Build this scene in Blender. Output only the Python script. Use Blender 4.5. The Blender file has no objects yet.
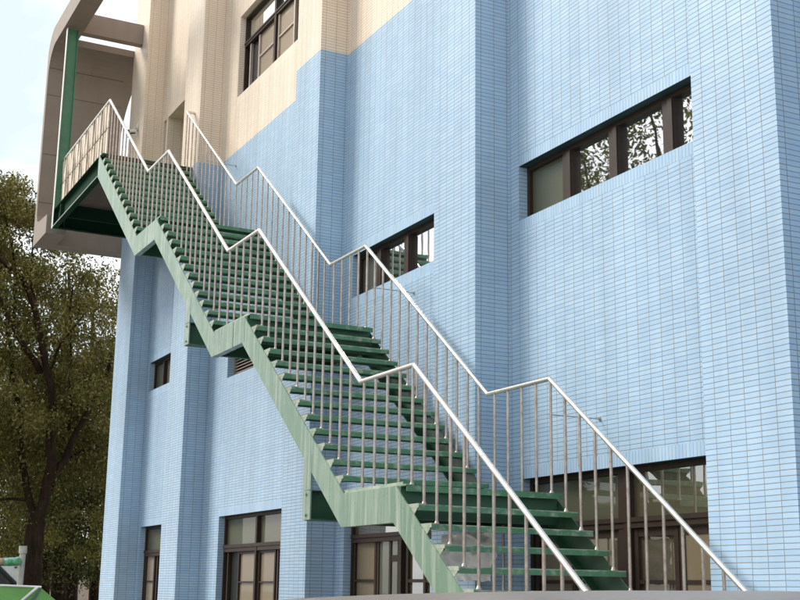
import bpy, math, random
import numpy as np
from mathutils import Vector, Matrix
random.seed(7); RNG = np.random.default_rng(7)
S = bpy.context.scene
COL = S.collection
R = math.radians
GZ = -1.405                       # ground level (the eye is at the origin)

# ------------------------------------------------------------------ helpers
class MB:
    """collects shapes and links them as one mesh object"""
    def __init__(s): s.v = []; s.f = []; s.m = []
    def poly(s, pts, mi=0):
        n = len(s.v); s.v += [tuple(p) for p in pts]; s.f.append(tuple(range(n, n+len(pts)))); s.m.append(mi)
    def box(s, x0, x1, y0, y1, z0, z1, mi=0):
        n = len(s.v)
        s.v += [(x0,y0,z0),(x1,y0,z0),(x1,y1,z0),(x0,y1,z0),(x0,y0,z1),(x1,y0,z1),(x1,y1,z1),(x0,y1,z1)]
        for f in ((0,3,2,1),(4,5,6,7),(0,1,5,4),(1,2,6,5),(2,3,7,6),(3,0,4,7)):
            s.f.append(tuple(n+i for i in f)); s.m.append(mi)
    def prism_y(s, prof, y0, y1, mi=0):
        """polygon in x,z extruded along y"""
        n = len(s.v); k = len(prof)
        s.v += [(x, y0, z) for x, z in prof] + [(x, y1, z) for x, z in prof]
        s.f.append(tuple(range(n, n+k))); s.m.append(mi)
        s.f.append(tuple(range(n+2*k-1, n+k-1, -1))); s.m.append(mi)
        for i in range(k):
            j = (i+1) % k
            s.f.append((n+i, n+k+i, n+k+j, n+j)); s.m.append(mi)
    def prism_x(s, prof, x0, x1, mi=0):
        n = len(s.v); k = len(prof)
        s.v += [(x0, y, z) for y, z in prof] + [(x1, y, z) for y, z in prof]
        s.f.append(tuple(range(n, n+k))); s.m.append(mi)
        s.f.append(tuple(range(n+2*k-1, n+k-1, -1))); s.m.append(mi)
        for i in range(k):
            j = (i+1) % k
            s.f.append((n+i, n+k+i, n+k+j, n+j)); s.m.append(mi)
    def tube(s, pts, rad, seg=10, mi=0, caps=True):
        pts = [Vector(p) for p in pts]
        if not hasattr(rad, '__len__'): rad = [rad]*len(pts)
        n0 = len(s.v); u = None
        for i, p in enumerate(pts):
            if i == 0: d = pts[1]-p
            elif i == len(pts)-1: d = p-pts[i-1]
            else: d = (pts[i+1]-p).normalized() + (p-pts[i-1]).normalized()
            d.normalize()
            if u is None:
                u = d.orthogonal().normalized()
            else:
                u = (u - d*u.dot(d)).normalized()
            w = d.cross(u)
            for k in range(seg):
                a = 2*math.pi*k/seg
                q = p + (u*math.cos(a) + w*math.sin(a))*rad[i]
                s.v.append(tuple(q))
        for i in range(len(pts)-1):
            for k in range(seg):
                a = n0+i*seg+k; b = n0+i*seg+(k+1) % seg
                s.f.append((a, b, b+seg, a+seg)); s.m.append(mi)
        if caps:
            s.f.append(tuple(n0+k for k in reversed(range(seg)))); s.m.append(mi)
            e = n0+(len(pts)-1)*seg
            s.f.append(tuple(e+k for k in range(seg))); s.m.append(mi)
    def build(s, name, mats, parent=None, smooth=False, fix=True):
        me = bpy.data.meshes.new(name)
        me.from_pydata(s.v, [], s.f)
        if not isinstance(mats, (list, tuple)): mats = [mats]
        for m in mats: me.materials.append(m)
        me.polygons.foreach_set('material_index', s.m)
        if smooth: me.polygons.foreach_set('use_smooth', [True]*len(s.f))
        me.update()
        if fix:
            import bmesh
            bm = bmesh.new(); bm.from_mesh(me); bmesh.ops.recalc_face_normals(bm, faces=bm.faces); bm.to_mesh(me); bm.free()
        o = bpy.data.objects.new(name, me); COL.objects.link(o)
        if parent: o.parent = parent; o.matrix_parent_inverse = Matrix.Translation(parent_world(parent)).inverted()
        return o

def parent_world(o):
    v = Vector((0,0,0))
    while o is not None:
        v = v + o.location + (o.matrix_parent_inverse.translation if o.parent else Vector((0,0,0)))
        o = o.parent
    return v

def tag(o, label=None, cat=None, group=None, kind=None):
    if label: o['label'] = label
    if cat: o['category'] = cat
    if group: o['group'] = group
    if kind: o['kind'] = kind
    return o

def empty(name, loc, label, cat, group=None):
    o = bpy.data.objects.new(name, None); COL.objects.link(o); o.location = loc
    o.empty_display_size = .2
    return tag(o, label, cat, group)

def sharp(o, ang=40):
    o.data.polygons.foreach_set('use_smooth', [True]*len(o.data.polygons))
    o.data.set_sharp_from_angle(angle=R(ang))

# ------------------------------------------------------------------ materials
class N:
    def __init__(s, name):
        s.mat = bpy.data.materials.new(name); s.mat.use_nodes = True
        s.t = s.mat.node_tree; s.b = s.t.nodes['Principled BSDF']; s.out = s.t.nodes['Material Output']
    def n(s, typ, **kw):
        x = s.t.nodes.new(typ)
        for k, v in kw.items():
            if k.startswith('_'): setattr(x, k[1:], v)
            else: x.inputs[k.replace('__', ' ')].default_value = v
        return x
    def l(s, a, b): s.t.links.new(a, b)
    def ramp(s, fac, stops):
        r = s.t.nodes.new('ShaderNodeValToRGB'); e = r.color_ramp.elements
        while len(e) < len(stops): e.new(.5)
        for i, (p, c) in enumerate(stops):
            e[i].position = p; e[i].color = (c[0], c[1], c[2], 1) if hasattr(c, '__len__') else (c, c, c, 1)
        s.l(fac, r.inputs[0]); return r.outputs[0]
    def mix(s, fac, a, b, typ='MIX'):
        m = s.t.nodes.new('ShaderNodeMix'); m.data_type = 'RGBA'; m.blend_type = typ
        for sock, v in ((m.inputs[0], fac), (m.inputs[6], a), (m.inputs[7], b)):
            if hasattr(v, 'is_linked'): s.l(v, sock)
            elif hasattr(v, '__len__'): sock.default_value = (v[0], v[1], v[2], 1)
            else: sock.default_value = v
        return m.outputs[2]
    def pos(s): return s.n('ShaderNodeNewGeometry').outputs['Position']
    def noise(s, vec, scale, detail=4, rough=.55, stretch=None):
        if stretch:
            mp = s.n('ShaderNodeMapping'); mp.inputs['Scale'].default_value = stretch; s.l(vec, mp.inputs[0]); vec = mp.outputs[0]
        x = s.n('ShaderNodeTexNoise', Scale=scale, Detail=detail, Roughness=rough); s.l(vec, x.inputs['Vector']); return x.outputs['Fac']
    def bump(s, h, strength=.3, dist=.01):
        b = s.n('ShaderNodeBump', Strength=strength, Distance=dist); s.l(h, b.inputs['Height']); s.l(b.outputs[0], s.b.inputs['Normal'])
    def set(s, col=None, rough=.5, metal=0, spec=None, ior=None):
        if col is not None:
            if hasattr(col, 'is_linked'): s.l(col, s.b.inputs['Base Color'])
            else: s.b.inputs['Base Color'].default_value = (*col, 1)
        if hasattr(rough, 'is_linked'): s.l(rough, s.b.inputs['Roughness'])
        else: s.b.inputs['Roughness'].default_value = rough
        s.b.inputs['Metallic'].default_value = metal
        if spec is not None: s.b.inputs['Specular IOR Level'].default_value = spec
        if ior: s.b.inputs['IOR'].default_value = ior
        return s.mat

def tile_mat(name, c1, c2, grout, bw=.172, bh=.0447, zoff=0.0):
    m = N(name)
    g = m.n('ShaderNodeNewGeometry')
    sp = m.n('ShaderNodeSeparateXYZ'); m.l(g.outputs['Position'], sp.inputs[0])
    sn = m.n('ShaderNodeSeparateXYZ'); m.l(g.outputs['True Normal'], sn.inputs[0])
    ab = m.n('ShaderNodeMath', _operation='ABSOLUTE'); m.l(sn.outputs[0], ab.inputs[0])
    gt = m.n('ShaderNodeMath', _operation='GREATER_THAN'); m.l(ab.outputs[0], gt.inputs[0]); gt.inputs[1].default_value = .5
    mx = m.n('ShaderNodeMix'); m.l(gt.outputs[0], mx.inputs[0]); m.l(sp.outputs[0], mx.inputs[2]); m.l(sp.outputs[1], mx.inputs[3])
    cb = m.n('ShaderNodeCombineXYZ'); m.l(mx.outputs[0], cb.inputs[0])
    # hand-laid courses wander by a couple of millimetres
    wv = m.noise(g.outputs['Position'], 2.2, 2)
    wm = m.n('ShaderNodeMath', _operation='MULTIPLY_ADD'); m.l(wv, wm.inputs[0]); wm.inputs[1].default_value = .010; m.l(sp.outputs[2], wm.inputs[2])
    m.l(wm.outputs[0], cb.inputs[1])
    mp = m.n('ShaderNodeMapping'); mp.inputs['Location'].default_value = (40.03, 20 + zoff, 0); m.l(cb.outputs[0], mp.inputs[0])
    br = m.n('ShaderNodeTexBrick', _offset=0.0, _squash=1.0)
    br.inputs['Scale'].default_value = 1.0
    br.inputs['Mortar Size'].default_value = .0031; br.inputs['Mortar Smooth'].default_value = .15
    br.inputs['Brick Width'].default_value = bw; br.inputs['Row Height'].default_value = bh
    br.inputs['Color1'].default_value = (*c1, 1); br.inputs['Color2'].default_value = (*c2, 1); br.inputs['Mortar'].default_value = (*grout, 1)
    br.inputs['Bias'].default_value = -.2
    m.l(mp.outputs[0], br.inputs['Vector'])
    # weathering: faint vertical rain streaks and cloudy soiling
    st = m.ramp(m.noise(g.outputs['Position'], 1.0, 4, .6, (2.6, 2.6, .22)), [(.3, .86), (.62, 1.0)])
    cl = m.ramp(m.noise(g.outputs['Position'], .55, 3), [(.3, .93), (.7, 1.03)])
    c = m.mix(1.0, br.outputs['Color'], st, 'MULTIPLY'); c = m.mix(1.0, c, cl, 'MULTIPLY')
    m.set(c, .3, spec=.12)
    ro = m.ramp(br.outputs['Fac'], [(0, .36), (1, .85)]); m.l(ro, m.b.inputs['Roughness'])
    inv = m.n('ShaderNodeMath', _operation='SUBTRACT'); inv.inputs[0].default_value = 1; m.l(br.outputs['Fac'], inv.inputs[1])
    # tiles are not set perfectly flush
    nz = m.noise(g.outputs['Position'], 5.0, 2)
    hh = m.n('ShaderNodeMath', _operation='MULTIPLY_ADD'); m.l(nz, hh.inputs[0]); hh.inputs[1].default_value = .5; m.l(inv.outputs[0], hh.inputs[2])
    m.bump(hh.outputs[0], .35, .006)
    return m.mat

BL1, BL2, BLG = (.40, .56, .735), (.465, .615, .77), (.235, .225, .215)
BE1, BE2, BEG = (.87, .73, .59), (.90, .775, .645), (.45, .335, .25)
M = {}
M['blue'] = tile_mat('blue_tile', BL1, BL2, BLG)
M['beige'] = tile_mat('beige_tile', BE1, BE2, BEG)
M['blue_soldier'] = tile_mat('blue_upright_tile', BL1, BL2, (.30, .33, .36), .048, 10.0, 3.0)
M['beige_soldier'] = tile_mat('beige_upright_tile', BE1, BE2, (.5, .4, .3), .048, 10.0, 3.0)

def paint(name, base, worn, wornpos=.62, streak=False, rough=.42, rust=False, spec=.5):
    m = N(name); p = m.pos()
    w = m.ramp(m.noise(p, 9 if not streak else 13, 6, .7, (1, 1, .05) if streak else (1, 1, 1)), [(wornpos-.1, 0), (wornpos+.1, 1)])
    c = m.mix(w, base, worn)
    c = m.mix(m.ramp(m.noise(p, 1.3, 3), [(.35, 0), (.7, .45)]), c, tuple(x*1.35 for x in base))
    if rust:
        tcn = m.n('ShaderNodeTexCoord'); sz = m.n('ShaderNodeSeparateXYZ'); m.l(tcn.outputs['Object'], sz.inputs[0])
        ed = m.n('ShaderNodeMapRange'); m.l(sz.outputs[2], ed.inputs[0]); ed.inputs[1].default_value = -.022; ed.inputs[2].default_value = -.002; ed.inputs[3].default_value = 0; ed.inputs[4].default_value = .42
        lo = m.n('ShaderNodeMath', _operation='LESS_THAN'); m.l(sz.outputs[2], lo.inputs[0]); lo.inputs[1].default_value = .02
        em = m.n('ShaderNodeMath', _operation='MULTIPLY'); m.l(ed.outputs[0], em.inputs[0]); m.l(lo.outputs[0], em.inputs[1])
        ed2 = m.n('ShaderNodeMath', _operation='ADD'); m.l(em.outputs[0], ed2.inputs[0]); m.l(m.noise(p, 6, 5, .7), ed2.inputs[1])
        c = m.mix(m.ramp(ed2.outputs[0], [(.74, 0), (.90, .85)]), c, worn if name.startswith('dark') else base)
        c = m.mix(m.ramp(m.noise(p, 3.1, 8, .75), [(.66, 0), (.72, .8)]), c, (.16, .075, .03))
    m.set(c, m.ramp(m.noise(p, 6, 3), [(.3, rough-.08), (.7, rough+.15)]), spec=spec)
    m.bump(m.noise(p, 40, 3), .12, .004)
    return m.mat
M['tread'] = paint('dark_green_paint', (.070, .19, .104), (.40, .43, .34), .63, rust=True)
M['stringer'] = paint('faded_green_paint', (.155, .25, .168), (.42, .46, .39), .57, streak=True, rough=.30, spec=.65)
M['bracket'] = paint('worn_cream_green_paint', (.40, .42, .34), (.13, .26, .155), .54, rust=True)
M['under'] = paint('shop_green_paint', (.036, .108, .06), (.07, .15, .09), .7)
M['deep'] = paint('deep_green_beam', (.014, .045, .024), (.03, .075, .04), .7, rough=.8, spec=.05)  # platform edge beam, darker than the other greens of the stair
M['post_sunlit'] = paint('sunlit_post_flange', (.66, .68, .64), (.55, .6, .55), .7)
M['post'] = paint('post_green_paint', (.065, .19, .115), (.10, .24, .15), .6)

def steel():
    m = N('brushed_stainless'); p = m.pos()
    c = m.ramp(m.noise(p, 14, 5, .6), [(.3, (.36, .29, .245)), (.7, (.57, .485, .425))])
    m.set(c, m.ramp(m.noise(p, 30, 3), [(.3, .26), (.7, .42)]), .72); return m.mat
M['steel'] = steel()
def rail_steel():
    m = N('polished_handrail'); p = m.pos()
    c = m.ramp(m.noise(p, 8, 4), [(.3, (.66, .62, .56)), (.7, (.82, .79, .74))])
    m.set(c, .27, .85); return m.mat
M['rail'] = rail_steel()

def concrete(name, a, b, joints=False):
    m = N(name); p = m.pos()
    c = m.ramp(m.noise(p, 1.6, 6, .62), [(.3, a), (.7, b)])
    c = m.mix(m.ramp(m.noise(p, 1.2, 5, .6, (3, 3, .25)), [(.52, 0), (.75, .35)]), c, tuple(x*.7 for x in a))
    m.set(c, .7); m.bump(m.noise(p, 60, 3), .1, .003); return m.mat
M['canopy'] = concrete('taupe_panel', (.255, .203, .168), (.295, .24, .20))
M['joint'] = concrete('panel_joint', (.13, .102, .085), (.16, .127, .106))
M['paving'] = concrete('concrete_paving', (.17, .16, .145), (.225, .21, .19))
M['deck'] = concrete('deck_soffit', (.10, .072, .052), (.165, .125, .095))
M['tan_wall'] = concrete('tan_render', (.42, .33, .25), (.50, .40, .30))
M['opposite'] = concrete('cream_render', (.72, .62, .47), (.80, .70, .55))
def simple(name, col, rough=.5, metal=0, var=.12, scale=8):
    m = N(name); p = m.pos()
    c = m.ramp(m.noise(p, scale, 4), [(.3, tuple(x*(1-var) for x in col)), (.7, tuple(x*(1+var) for x in col))])
    m.set(c, rough, metal); return m.mat
M['frame'] = simple('bronze_aluminium', (.042, .027, .0195), .5, 0); M['frame'].node_tree.nodes['Principled BSDF'].inputs['Specular IOR Level'].default_value = .2
M['pale_frame'] = simple('pale_aluminium', (.42, .36, .30), .4, .3)
M['soffit'] = simple('dark_teal_soffit', (.022, .05, .056), .8)  # soffits over the blue openings, darker than the tile
M['black'] = simple('black_plastic', (.015, .015, .016), .4)
M['white'] = simple('white_plastic', (.72, .71, .68), .45)
M['dark_room'] = simple('dark_room', (.02, .018, .014), .8)

def glass(name, base, refl, tint=(1,1,1), wave=.25, scale=2.2):
    m = N(name); p = m.pos()
    nz = m.noise(p, scale, 2, .5)
    m.set(base, .5, spec=.08)
    bp = m.n('ShaderNodeBump', Strength=wave, Distance=.02); m.l(nz, bp.inputs['Height'])
    gl = m.n('ShaderNodeBsdfGlossy'); gl.inputs['Roughness'].default_value = .012; gl.inputs['Color'].default_value = (*tint, 1)
    m.l(bp.outputs[0], gl.inputs['Normal'])
    mx = m.n('ShaderNodeMixShader'); mx.inputs[0].default_value = refl
    m.l(m.b.outputs[0], mx.inputs[1]); m.l(gl.outputs[0], mx.inputs[2]); m.l(mx.outputs[0], m.out.inputs[0]); return m.mat
M['mirror_glass'] = glass('reflective_glass', (.03, .03, .026), .72, wave=.045, scale=1.5)
M['dim_glass'] = glass('dim_glass', (.125, .105, .060), .34, wave=.05)
M['green_glass'] = glass('dull_green_glass', (.105, .105, .066), .09, wave=.05)
M['dark_glass'] = glass('dark_gap_glass', (.018, .017, .012), .10, wave=.1)  # dark car glass; in sashes, an opaque sheet coloured like the unlit gap
M['frosted'] = glass('frosted_tan_glass', (.225, .175, .11), .08, wave=.06)
M['frosted_pale'] = glass('frosted_pale_glass', (.36, .29, .215), .12, wave=.06)

# ------------------------------------------------------------------ light and air
sc = S
sc.render.engine = 'CYCLES'
SUN_EL, SUN_AZ = 40, 224           # azimuth clockwise from +Y
w = bpy.data.worlds.new('World'); sc.world = w; w.use_nodes = True
nt = w.node_tree; bg = nt.nodes['Background']
sky = nt.nodes.new('ShaderNodeTexSky'); sky.sky_type = 'NISHITA'; sky.sun_disc = False
sky.sun_elevation = R(SUN_EL); sky.sun_rotation = R(SUN_AZ); sky.dust_density = 3.0; sky.air_density = 1.0
tc = nt.nodes.new('ShaderNodeTexCoord')
mp = nt.nodes.new('ShaderNodeMapping'); mp.inputs['Scale'].default_value = (1, 1, 2.2); nt.links.new(tc.outputs['Generated'], mp.inputs[0])
nz = nt.nodes.new('ShaderNodeTexNoise'); nz.inputs['Scale'].default_value = 2.3; nz.inputs['Detail'].default_value = 6; nz.inputs['Roughness'].default_value = .5
nt.links.new(mp.outputs[0], nz.inputs['Vector'])
rp = nt.nodes.new('ShaderNodeValToRGB'); rp.color_ramp.elements[0].position = .34; rp.color_ramp.elements[0].color = (.86,)*3+(1,)
rp.color_ramp.elements[1].position = .56; rp.color_ramp.elements[1].color = (.97,)*3+(1,)
nt.links.new(nz.outputs['Fac'], rp.inputs[0])
cl = nt.nodes.new('ShaderNodeValToRGB')                 # thin veil to dense bright cloud
cl.color_ramp.elements[0].position = .44; cl.color_ramp.elements[0].color = (.355, .41, .45, 1)
cl.color_ramp.elements[1].position = .58; cl.color_ramp.elements[1].color = (.63, .64, .645, 1)
nt.links.new(nz.outputs['Fac'], cl.inputs[0])
sc10 = nt.nodes.new('ShaderNodeVectorMath'); sc10.operation = 'SCALE'; sc10.inputs['Scale'].default_value = 10.0
nt.links.new(cl.outputs[0], sc10.inputs[0])
mx = nt.nodes.new('ShaderNodeMix'); mx.data_type = 'RGBA'
nt.links.new(rp.outputs[0], mx.inputs[0]); nt.links.new(sky.outputs[0], mx.inputs[6]); nt.links.new(sc10.outputs[0], mx.inputs[7])
nt.links.new(mx.outputs[2], bg.inputs['Color']); bg.inputs['Strength'].default_value = .11
sun = bpy.data.lights.new('sun', 'SUN'); sun.energy = 1.75; sun.angle = R(24); sun.color = (1, .95, .87)
so = bpy.data.objects.new('sun', sun); COL.objects.link(so)
az, el = R(SUN_AZ), R(SUN_EL)
sd = Vector((math.sin(az)*math.cos(el), math.cos(az)*math.cos(el), math.sin(el)))
so.rotation_euler = sd.to_track_quat('Z', 'Y').to_euler(); so.location = sd*60
sc.view_settings.view_transform = 'Standard'; sc.view_settings.look = 'None'; sc.view_settings.gamma = 1
sc.view_settings.exposure = 1.12; sc.view_settings.use_curve_mapping = False

# ------------------------------------------------------------------ camera (solved from the vanishing points)
F = 1264.98626; yaw, pit, rol = -1.10126670, .225774325, .0141680829
ca, sa, cb, sb, cc, s_c = math.cos(yaw), math.sin(yaw), math.cos(pit), math.sin(pit), math.cos(rol), math.sin(rol)
fw = Vector((sa*cb, ca*cb, sb)); rt = Vector((ca, -sa, 0)); up = rt.cross(fw)
r2 = rt*cc + up*s_c; u2 = up*cc - rt*s_c
cam = bpy.data.cameras.new('camera'); cam.sensor_width = 36; cam.lens = F/800*36; cam.clip_end = 2000; cam.clip_start = .05
co = bpy.data.objects.new('camera', cam); COL.objects.link(co)
co.matrix_world = Matrix(((r2.x, u2.x, -fw.x, 0), (r2.y, u2.y, -fw.y, 0), (r2.z, u2.z, -fw.z, 0), (0, 0, 0, 1)))
sc.camera = co
def ray(px, py):
    return r2*((px-400)/F) - u2*((py-300)/F) + fw
def at_x(px, py, X):
    r = ray(px, py); return r*(X/r.x)
def at_y(px, py, Y):
    r = ray(px, py); return r*(Y/r.y)

# ------------------------------------------------------------------ ground
g = MB(); g.poly([(-500, -500, GZ), (500, -500, GZ), (500, 500, GZ), (-500, 500, GZ)])
tag(g.build('ground', M['paving']), kind='structure')

# ------------------------------------------------------------------ the tiled building
YF, YB = 6.85, 7.30               # pier faces, bay faces
ZB, ZT = 7.865, 16.5              # blue / beige border, top of the wall
YG = 7.41                         # front of the window frames
bld = empty('tiled_building', (-12, 10, GZ), 'large building of pale blue tiles below and cream tiles above, with projecting piers', 'building')
piers = [(-27.40, -26.19), (-23.10, -22.07), (-17.17, -16.23), (-12.64, -11.68), (-8.00, -7.01), (-2.6, -1.6), (2.4, 3.4)]
# openings per bay: x0, x1, z0, z1
OPEN = {
  0: [(-26.10, -23.10, GZ+.02, 1.205), (-26.12, -23.10, 4.03, 4.645), (-26.12, -25.93, 7.84, 10.108), (-25.82, -23.10, 7.84, 10.108)],
  1: [(-21.20, -17.17, GZ+.02, 1.205), (-21.10, -18.60, 3.62, 4.03), (-21.24, -17.17, 8.95, 10.585)],
  2: [(-15.98, -12.64, GZ+.02, 1.20), (-15.90, -12.64, 4.03, 4.65)],
  3: [(-11.48, -8.00, GZ+.02, 1.172), (-11.48, -8.00, 4.035, 4.67)],
  4: [(-6.40, -2.60, GZ+.02, 1.172), (-6.40, -2.60, 4.035, 4.67)],
  5: [(-1.2, 2.4, GZ+.02, 1.172), (-1.2, 2.4, 4.035, 4.67)],
}
wall = MB()                        # 0 blue 1 beige 2 blue upright 3 beige upright
def quad_y(x0, x1, z0, z1, y, mi): wall.poly([(x0, y, z0), (x1, y, z0), (x1, y, z1), (x0, y, z1)], mi)
def strip_x(x, y0, y1, z0=GZ, z1=ZT, flip=False):
    for a, b, mi in ((z0, min(z1, ZB), 0), (max(z0, ZB), z1, 1)):
        if b > a+1e-4: wall.poly([(x, y0, a), (x, y1, a), (x, y1, b), (x, y0, b)], mi)
BH = .125
for i, (a, b) in enumerate(piers):
    quad_y(a, b, GZ, ZB, YF, 0); quad_y(a, b, ZB, ZT, YF, 1)
    strip_x(b, YF, YB); strip_x(a, YF, YB if i else 20)
strip_x(4.6, YB, 20)
for k in range(len(piers)):
    x0 = piers[k][1]; x1 = piers[k+1][0] if k+1 < len(piers) else 4.6
    ops = OPEN.get(k, [])
    bands = []
    for (a, b, c, d) in ops:
        bands.append((max(x0, a), b, d, d+BH))
        if c > GZ+.5 and d-c < 2: bands.append((max(x0, a), b, c-BH, c))
    xs = sorted({x0, x1, *[v for o in ops for v in o[:2]]}); zs = sorted({GZ, ZB, ZT, *[v for o in ops for v in o[2:]], *[v for o in bands for v in o[2:]]})
    for xa, xb in zip(xs, xs[1:]):
        for za, zb in zip(zs, zs[1:]):
            cx, cz = (xa+xb)/2, (za+zb)/2
            if any(o[0] < cx < o[1] and o[2] < cz < o[3] for o in ops): continue
            s = any(o[0] < cx < o[1] and o[2] < cz < o[3] for o in bands)
            quad_y(xa, xb, za, zb, YB, (0 if cz < ZB else 1) + (2 if s else 0))
    for n, (a, b, c, d) in enumerate(ops):
        dp = .62 if (k == 0 and n >= 2) else .14
        mi = 0 if cz < ZB else 1
        mi = 0 if (c+d)/2 < ZB else 1
        for X in (a, b): wall.poly([(X, YB, c), (X, YB+dp, c), (X, YB+dp, d), (X, YB, d)], mi)
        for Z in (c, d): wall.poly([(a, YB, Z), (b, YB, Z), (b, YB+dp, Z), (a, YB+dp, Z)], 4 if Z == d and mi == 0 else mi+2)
wall.poly([(-27.4, YF, ZT), (4.6, YF, ZT), (4.6, 20, ZT), (-27.4, 20, ZT)], 1)
wall.poly([(-27.4, 20, GZ), (4.6, 20, GZ), (4.6, 20, ZT), (-27.4, 20, ZT)], 0)
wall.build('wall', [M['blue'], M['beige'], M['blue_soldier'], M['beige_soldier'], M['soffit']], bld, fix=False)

def window(x0, x1, z0, z1, bars=(), rails=(), panes=(), fr=.05, y=YG, mat='frame', name='window'):
    """frame with upright bars (xa, xb) and cross rails (za, zb); panes (x0,x1,z0,z1,material)"""
    f = MB(); d = .07
    f.box(x0, x0+fr, y, y+d, z0, z1); f.box(x1-fr, x1, y, y+d, z0, z1)
    f.box(x0+fr, x1-fr, y, y+d, z1-fr, z1); f.box(x0+fr, x1-fr, y, y+d, z0, z0+fr*.7)
    for a, b in bars:
        zz = [(z0+fr*.7, z1-fr)]
        f.box(a, b, y-.012, y+d-.01, z0+fr*.7, z1-fr)
        f.box(a+(b-a)*.55, b-.004, y-.026, y-.0125, z0+fr*.7+.01, z1-fr-.01)
    for a, b in rails:
        f.box(x0+fr, x1-fr, y-.018, y+d-.02, a, b)
        f.box(x0+fr, x1-fr, y-.032, y-.0185, a+(b-a)*.55, b-.004)
    o = f.build(name, M[mat], bld)
    for (a, b, c, e, m, *dy) in panes:
        p = MB(); yy = y+.045+(dy[0] if dy else 0)
        p.box(a, b, yy, yy+.008, c, e)
        p.build('pane', M[m], o)
    return o
def stile(a, b, c, e, y, m='frame'):
    pass
# strip windows at the middle level
window(-11.48, -8.0, 4.035, 4.67, [(-10.76, -10.60), (-9.93, -9.78), (-9.07, -8.91), (-8.2, -8.05)], (),
       [(-11.43, -10.74, 4.07, 4.63, 'green_glass'), (-10.62, -9.92, 4.07, 4.63, 'mirror_glass'), (-9.80, -9.06, 4.07, 4.63, 'mirror_glass'), (-8.93, -8.05, 4.07, 4.63, 'mirror_glass')])  # first pane: duller glass stands in for the dark pier it mirrors
window(-15.90, -12.64, 4.03, 4.65, [(-15.30, -15.15), (-14.48, -14.33), (-13.62, -13.48)], (),
       [(-15.85, -15.28, 4.06, 4.61, 'green_glass'), (-15.17, -14.46, 4.06, 4.61, 'mirror_glass'), (-14.35, -13.6, 4.06, 4.61, 'mirror_glass'), (-13.5, -12.7, 4.06, 4.61, 'mirror_glass')])
window(-26.12, -23.1, 4.03, 4.645, [(-25.46, -25.34), (-24.6, -24.48)], (),
       [(-26.07, -25.44, 4.06, 4.6, 'green_glass'), (-25.36, -24.58, 4.06, 4.6, 'green_glass'), (-24.5, -23.15, 4.06, 4.6, 'green_glass')])
window(-6.4, -2.6, 4.035, 4.67, [(-5.5, -5.35), (-4.55, -4.4), (-3.6, -3.45)], (), [(-6.35, -2.65, 4.07, 4.63, 'mirror_glass')])
window(-1.2, 2.4, 4.035, 4.67, [(-.3, -.15), (.6, .75), (1.5, 1.65)], (), [(-1.15, 2.35, 4.07, 4.63, 'mirror_glass')])
# louvred vent
f = MB(); f.box(-21.10, -21.04, YG, YG+.07, 3.62, 4.03); f.box(-18.66, -18.60, YG, YG+.07, 3.62, 4.03); f.box(-20.06, -19.98, YG-.01, YG+.07, 3.62, 4.03); f.box(-21.12, -18.58, YG-.002, YG+.068, 3.60, 3.622); f.box(-21.12, -18.58, YG-.002, YG+.068, 4.028, 4.05)
lv = f.build('louver', M['pale_frame'], bld)
f = MB(); f.box(-21.04, -18.66, YG+.075, YG+.085, 3.62, 4.03); f.build('backing', M['black'], lv)
f = MB()
for i in range(7):
    z = 3.635+i*.056
    f.prism_x([(YG+.0, z), (YG+.012, z-.004), (YG+.06, z+.034), (YG+.05, z+.04)], -21.04, -18.66)
f.build('slat', M['pale_frame'], lv)
# tall glazed openings at ground level
zt = 1.17
window(-11.48, -8.0, GZ+.02, zt, [(-9.92, -9.74)], [(.60, .70)],
       [(-11.43, -9.90, .68, zt-.04, 'green_glass'), (-9.76, -8.05, .68, zt-.04, 'dim_glass'),
        (-11.43, -10.72, GZ+.05, .62, 'frosted'), (-10.72, -9.90, GZ+.05, .62, 'dim_glass', -.02), (-9.76, -9.12, GZ+.05, .62, 'dim_glass'), (-9.12, -8.05, GZ+.05, .62, 'frosted', -.02)])  # tan wall mirrored in the last pane is put into its colour
f = MB()
for x in (-11.40, -10.74, -10.66, -9.98, -9.72, -9.14, -9.06, -8.14): f.box(x, x+.06, YG+.012, YG+.062, GZ+.06, .598)
for a, b in ((-11.34, -10.74), (-10.6, -9.98), (-9.66, -9.14), (-9.0, -8.14)):
    f.box(a, b, YG+.016, YG+.058, .52, .59); f.box(a, b, YG+.016, YG+.058, .09, .125)
f.build('door_leaf', M['frame'], bld)
window(-15.98, -12.64, GZ+.02, 1.20, [(-14.52, -14.42)], [(.62, .73)],
       [(-15.93, -14.50, .71, 1.16, 'dim_glass'), (-14.44, -12.7, .71, 1.16, 'dim_glass'),
        (-15.93, -15.25, GZ+.05, .64, 'frosted'), (-15.25, -14.50, GZ+.05, .64, 'green_glass', -.02), (-14.44, -12.7, GZ+.05, .64, 'dim_glass')])
f = MB()
for x in (-15.92, -15.27, -15.19, -14.84, -14.60, -14.36, -13.9, -13.3): f.box(x, x+.055, YG+.012, YG+.062, GZ+.06, .618)
f.box(-15.86, -15.27, YG+.016, YG+.058, .11, .14); f.box(-14.78, -14.6, YG+.016, YG+.058, .36, .44); f.box(-14.3, -13.3, YG+.016, YG+.058, .1, .14)
f.build('door_leaf', M['frame'], bld)
window(-21.20, -17.17, GZ+.02, 1.205, [(-19.66, -19.55)], [(.60, .72)],
       [(-21.15, -19.64, .70, 1.16, 'green_glass'), (-19.57, -18.05, .70, 1.16, 'green_glass'), (-18.05, -17.2, .70, 1.16, 'dim_glass'),
        (-21.15, -20.46, GZ+.05, .62, 'dark_glass', .02), (-20.46, -19.64, GZ+.05, .62, 'frosted'), (-19.57, -18.80, GZ+.05, .62, 'frosted'), (-18.8, -17.2, GZ+.05, .62, 'dark_glass', .02)])
f = MB()
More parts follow.
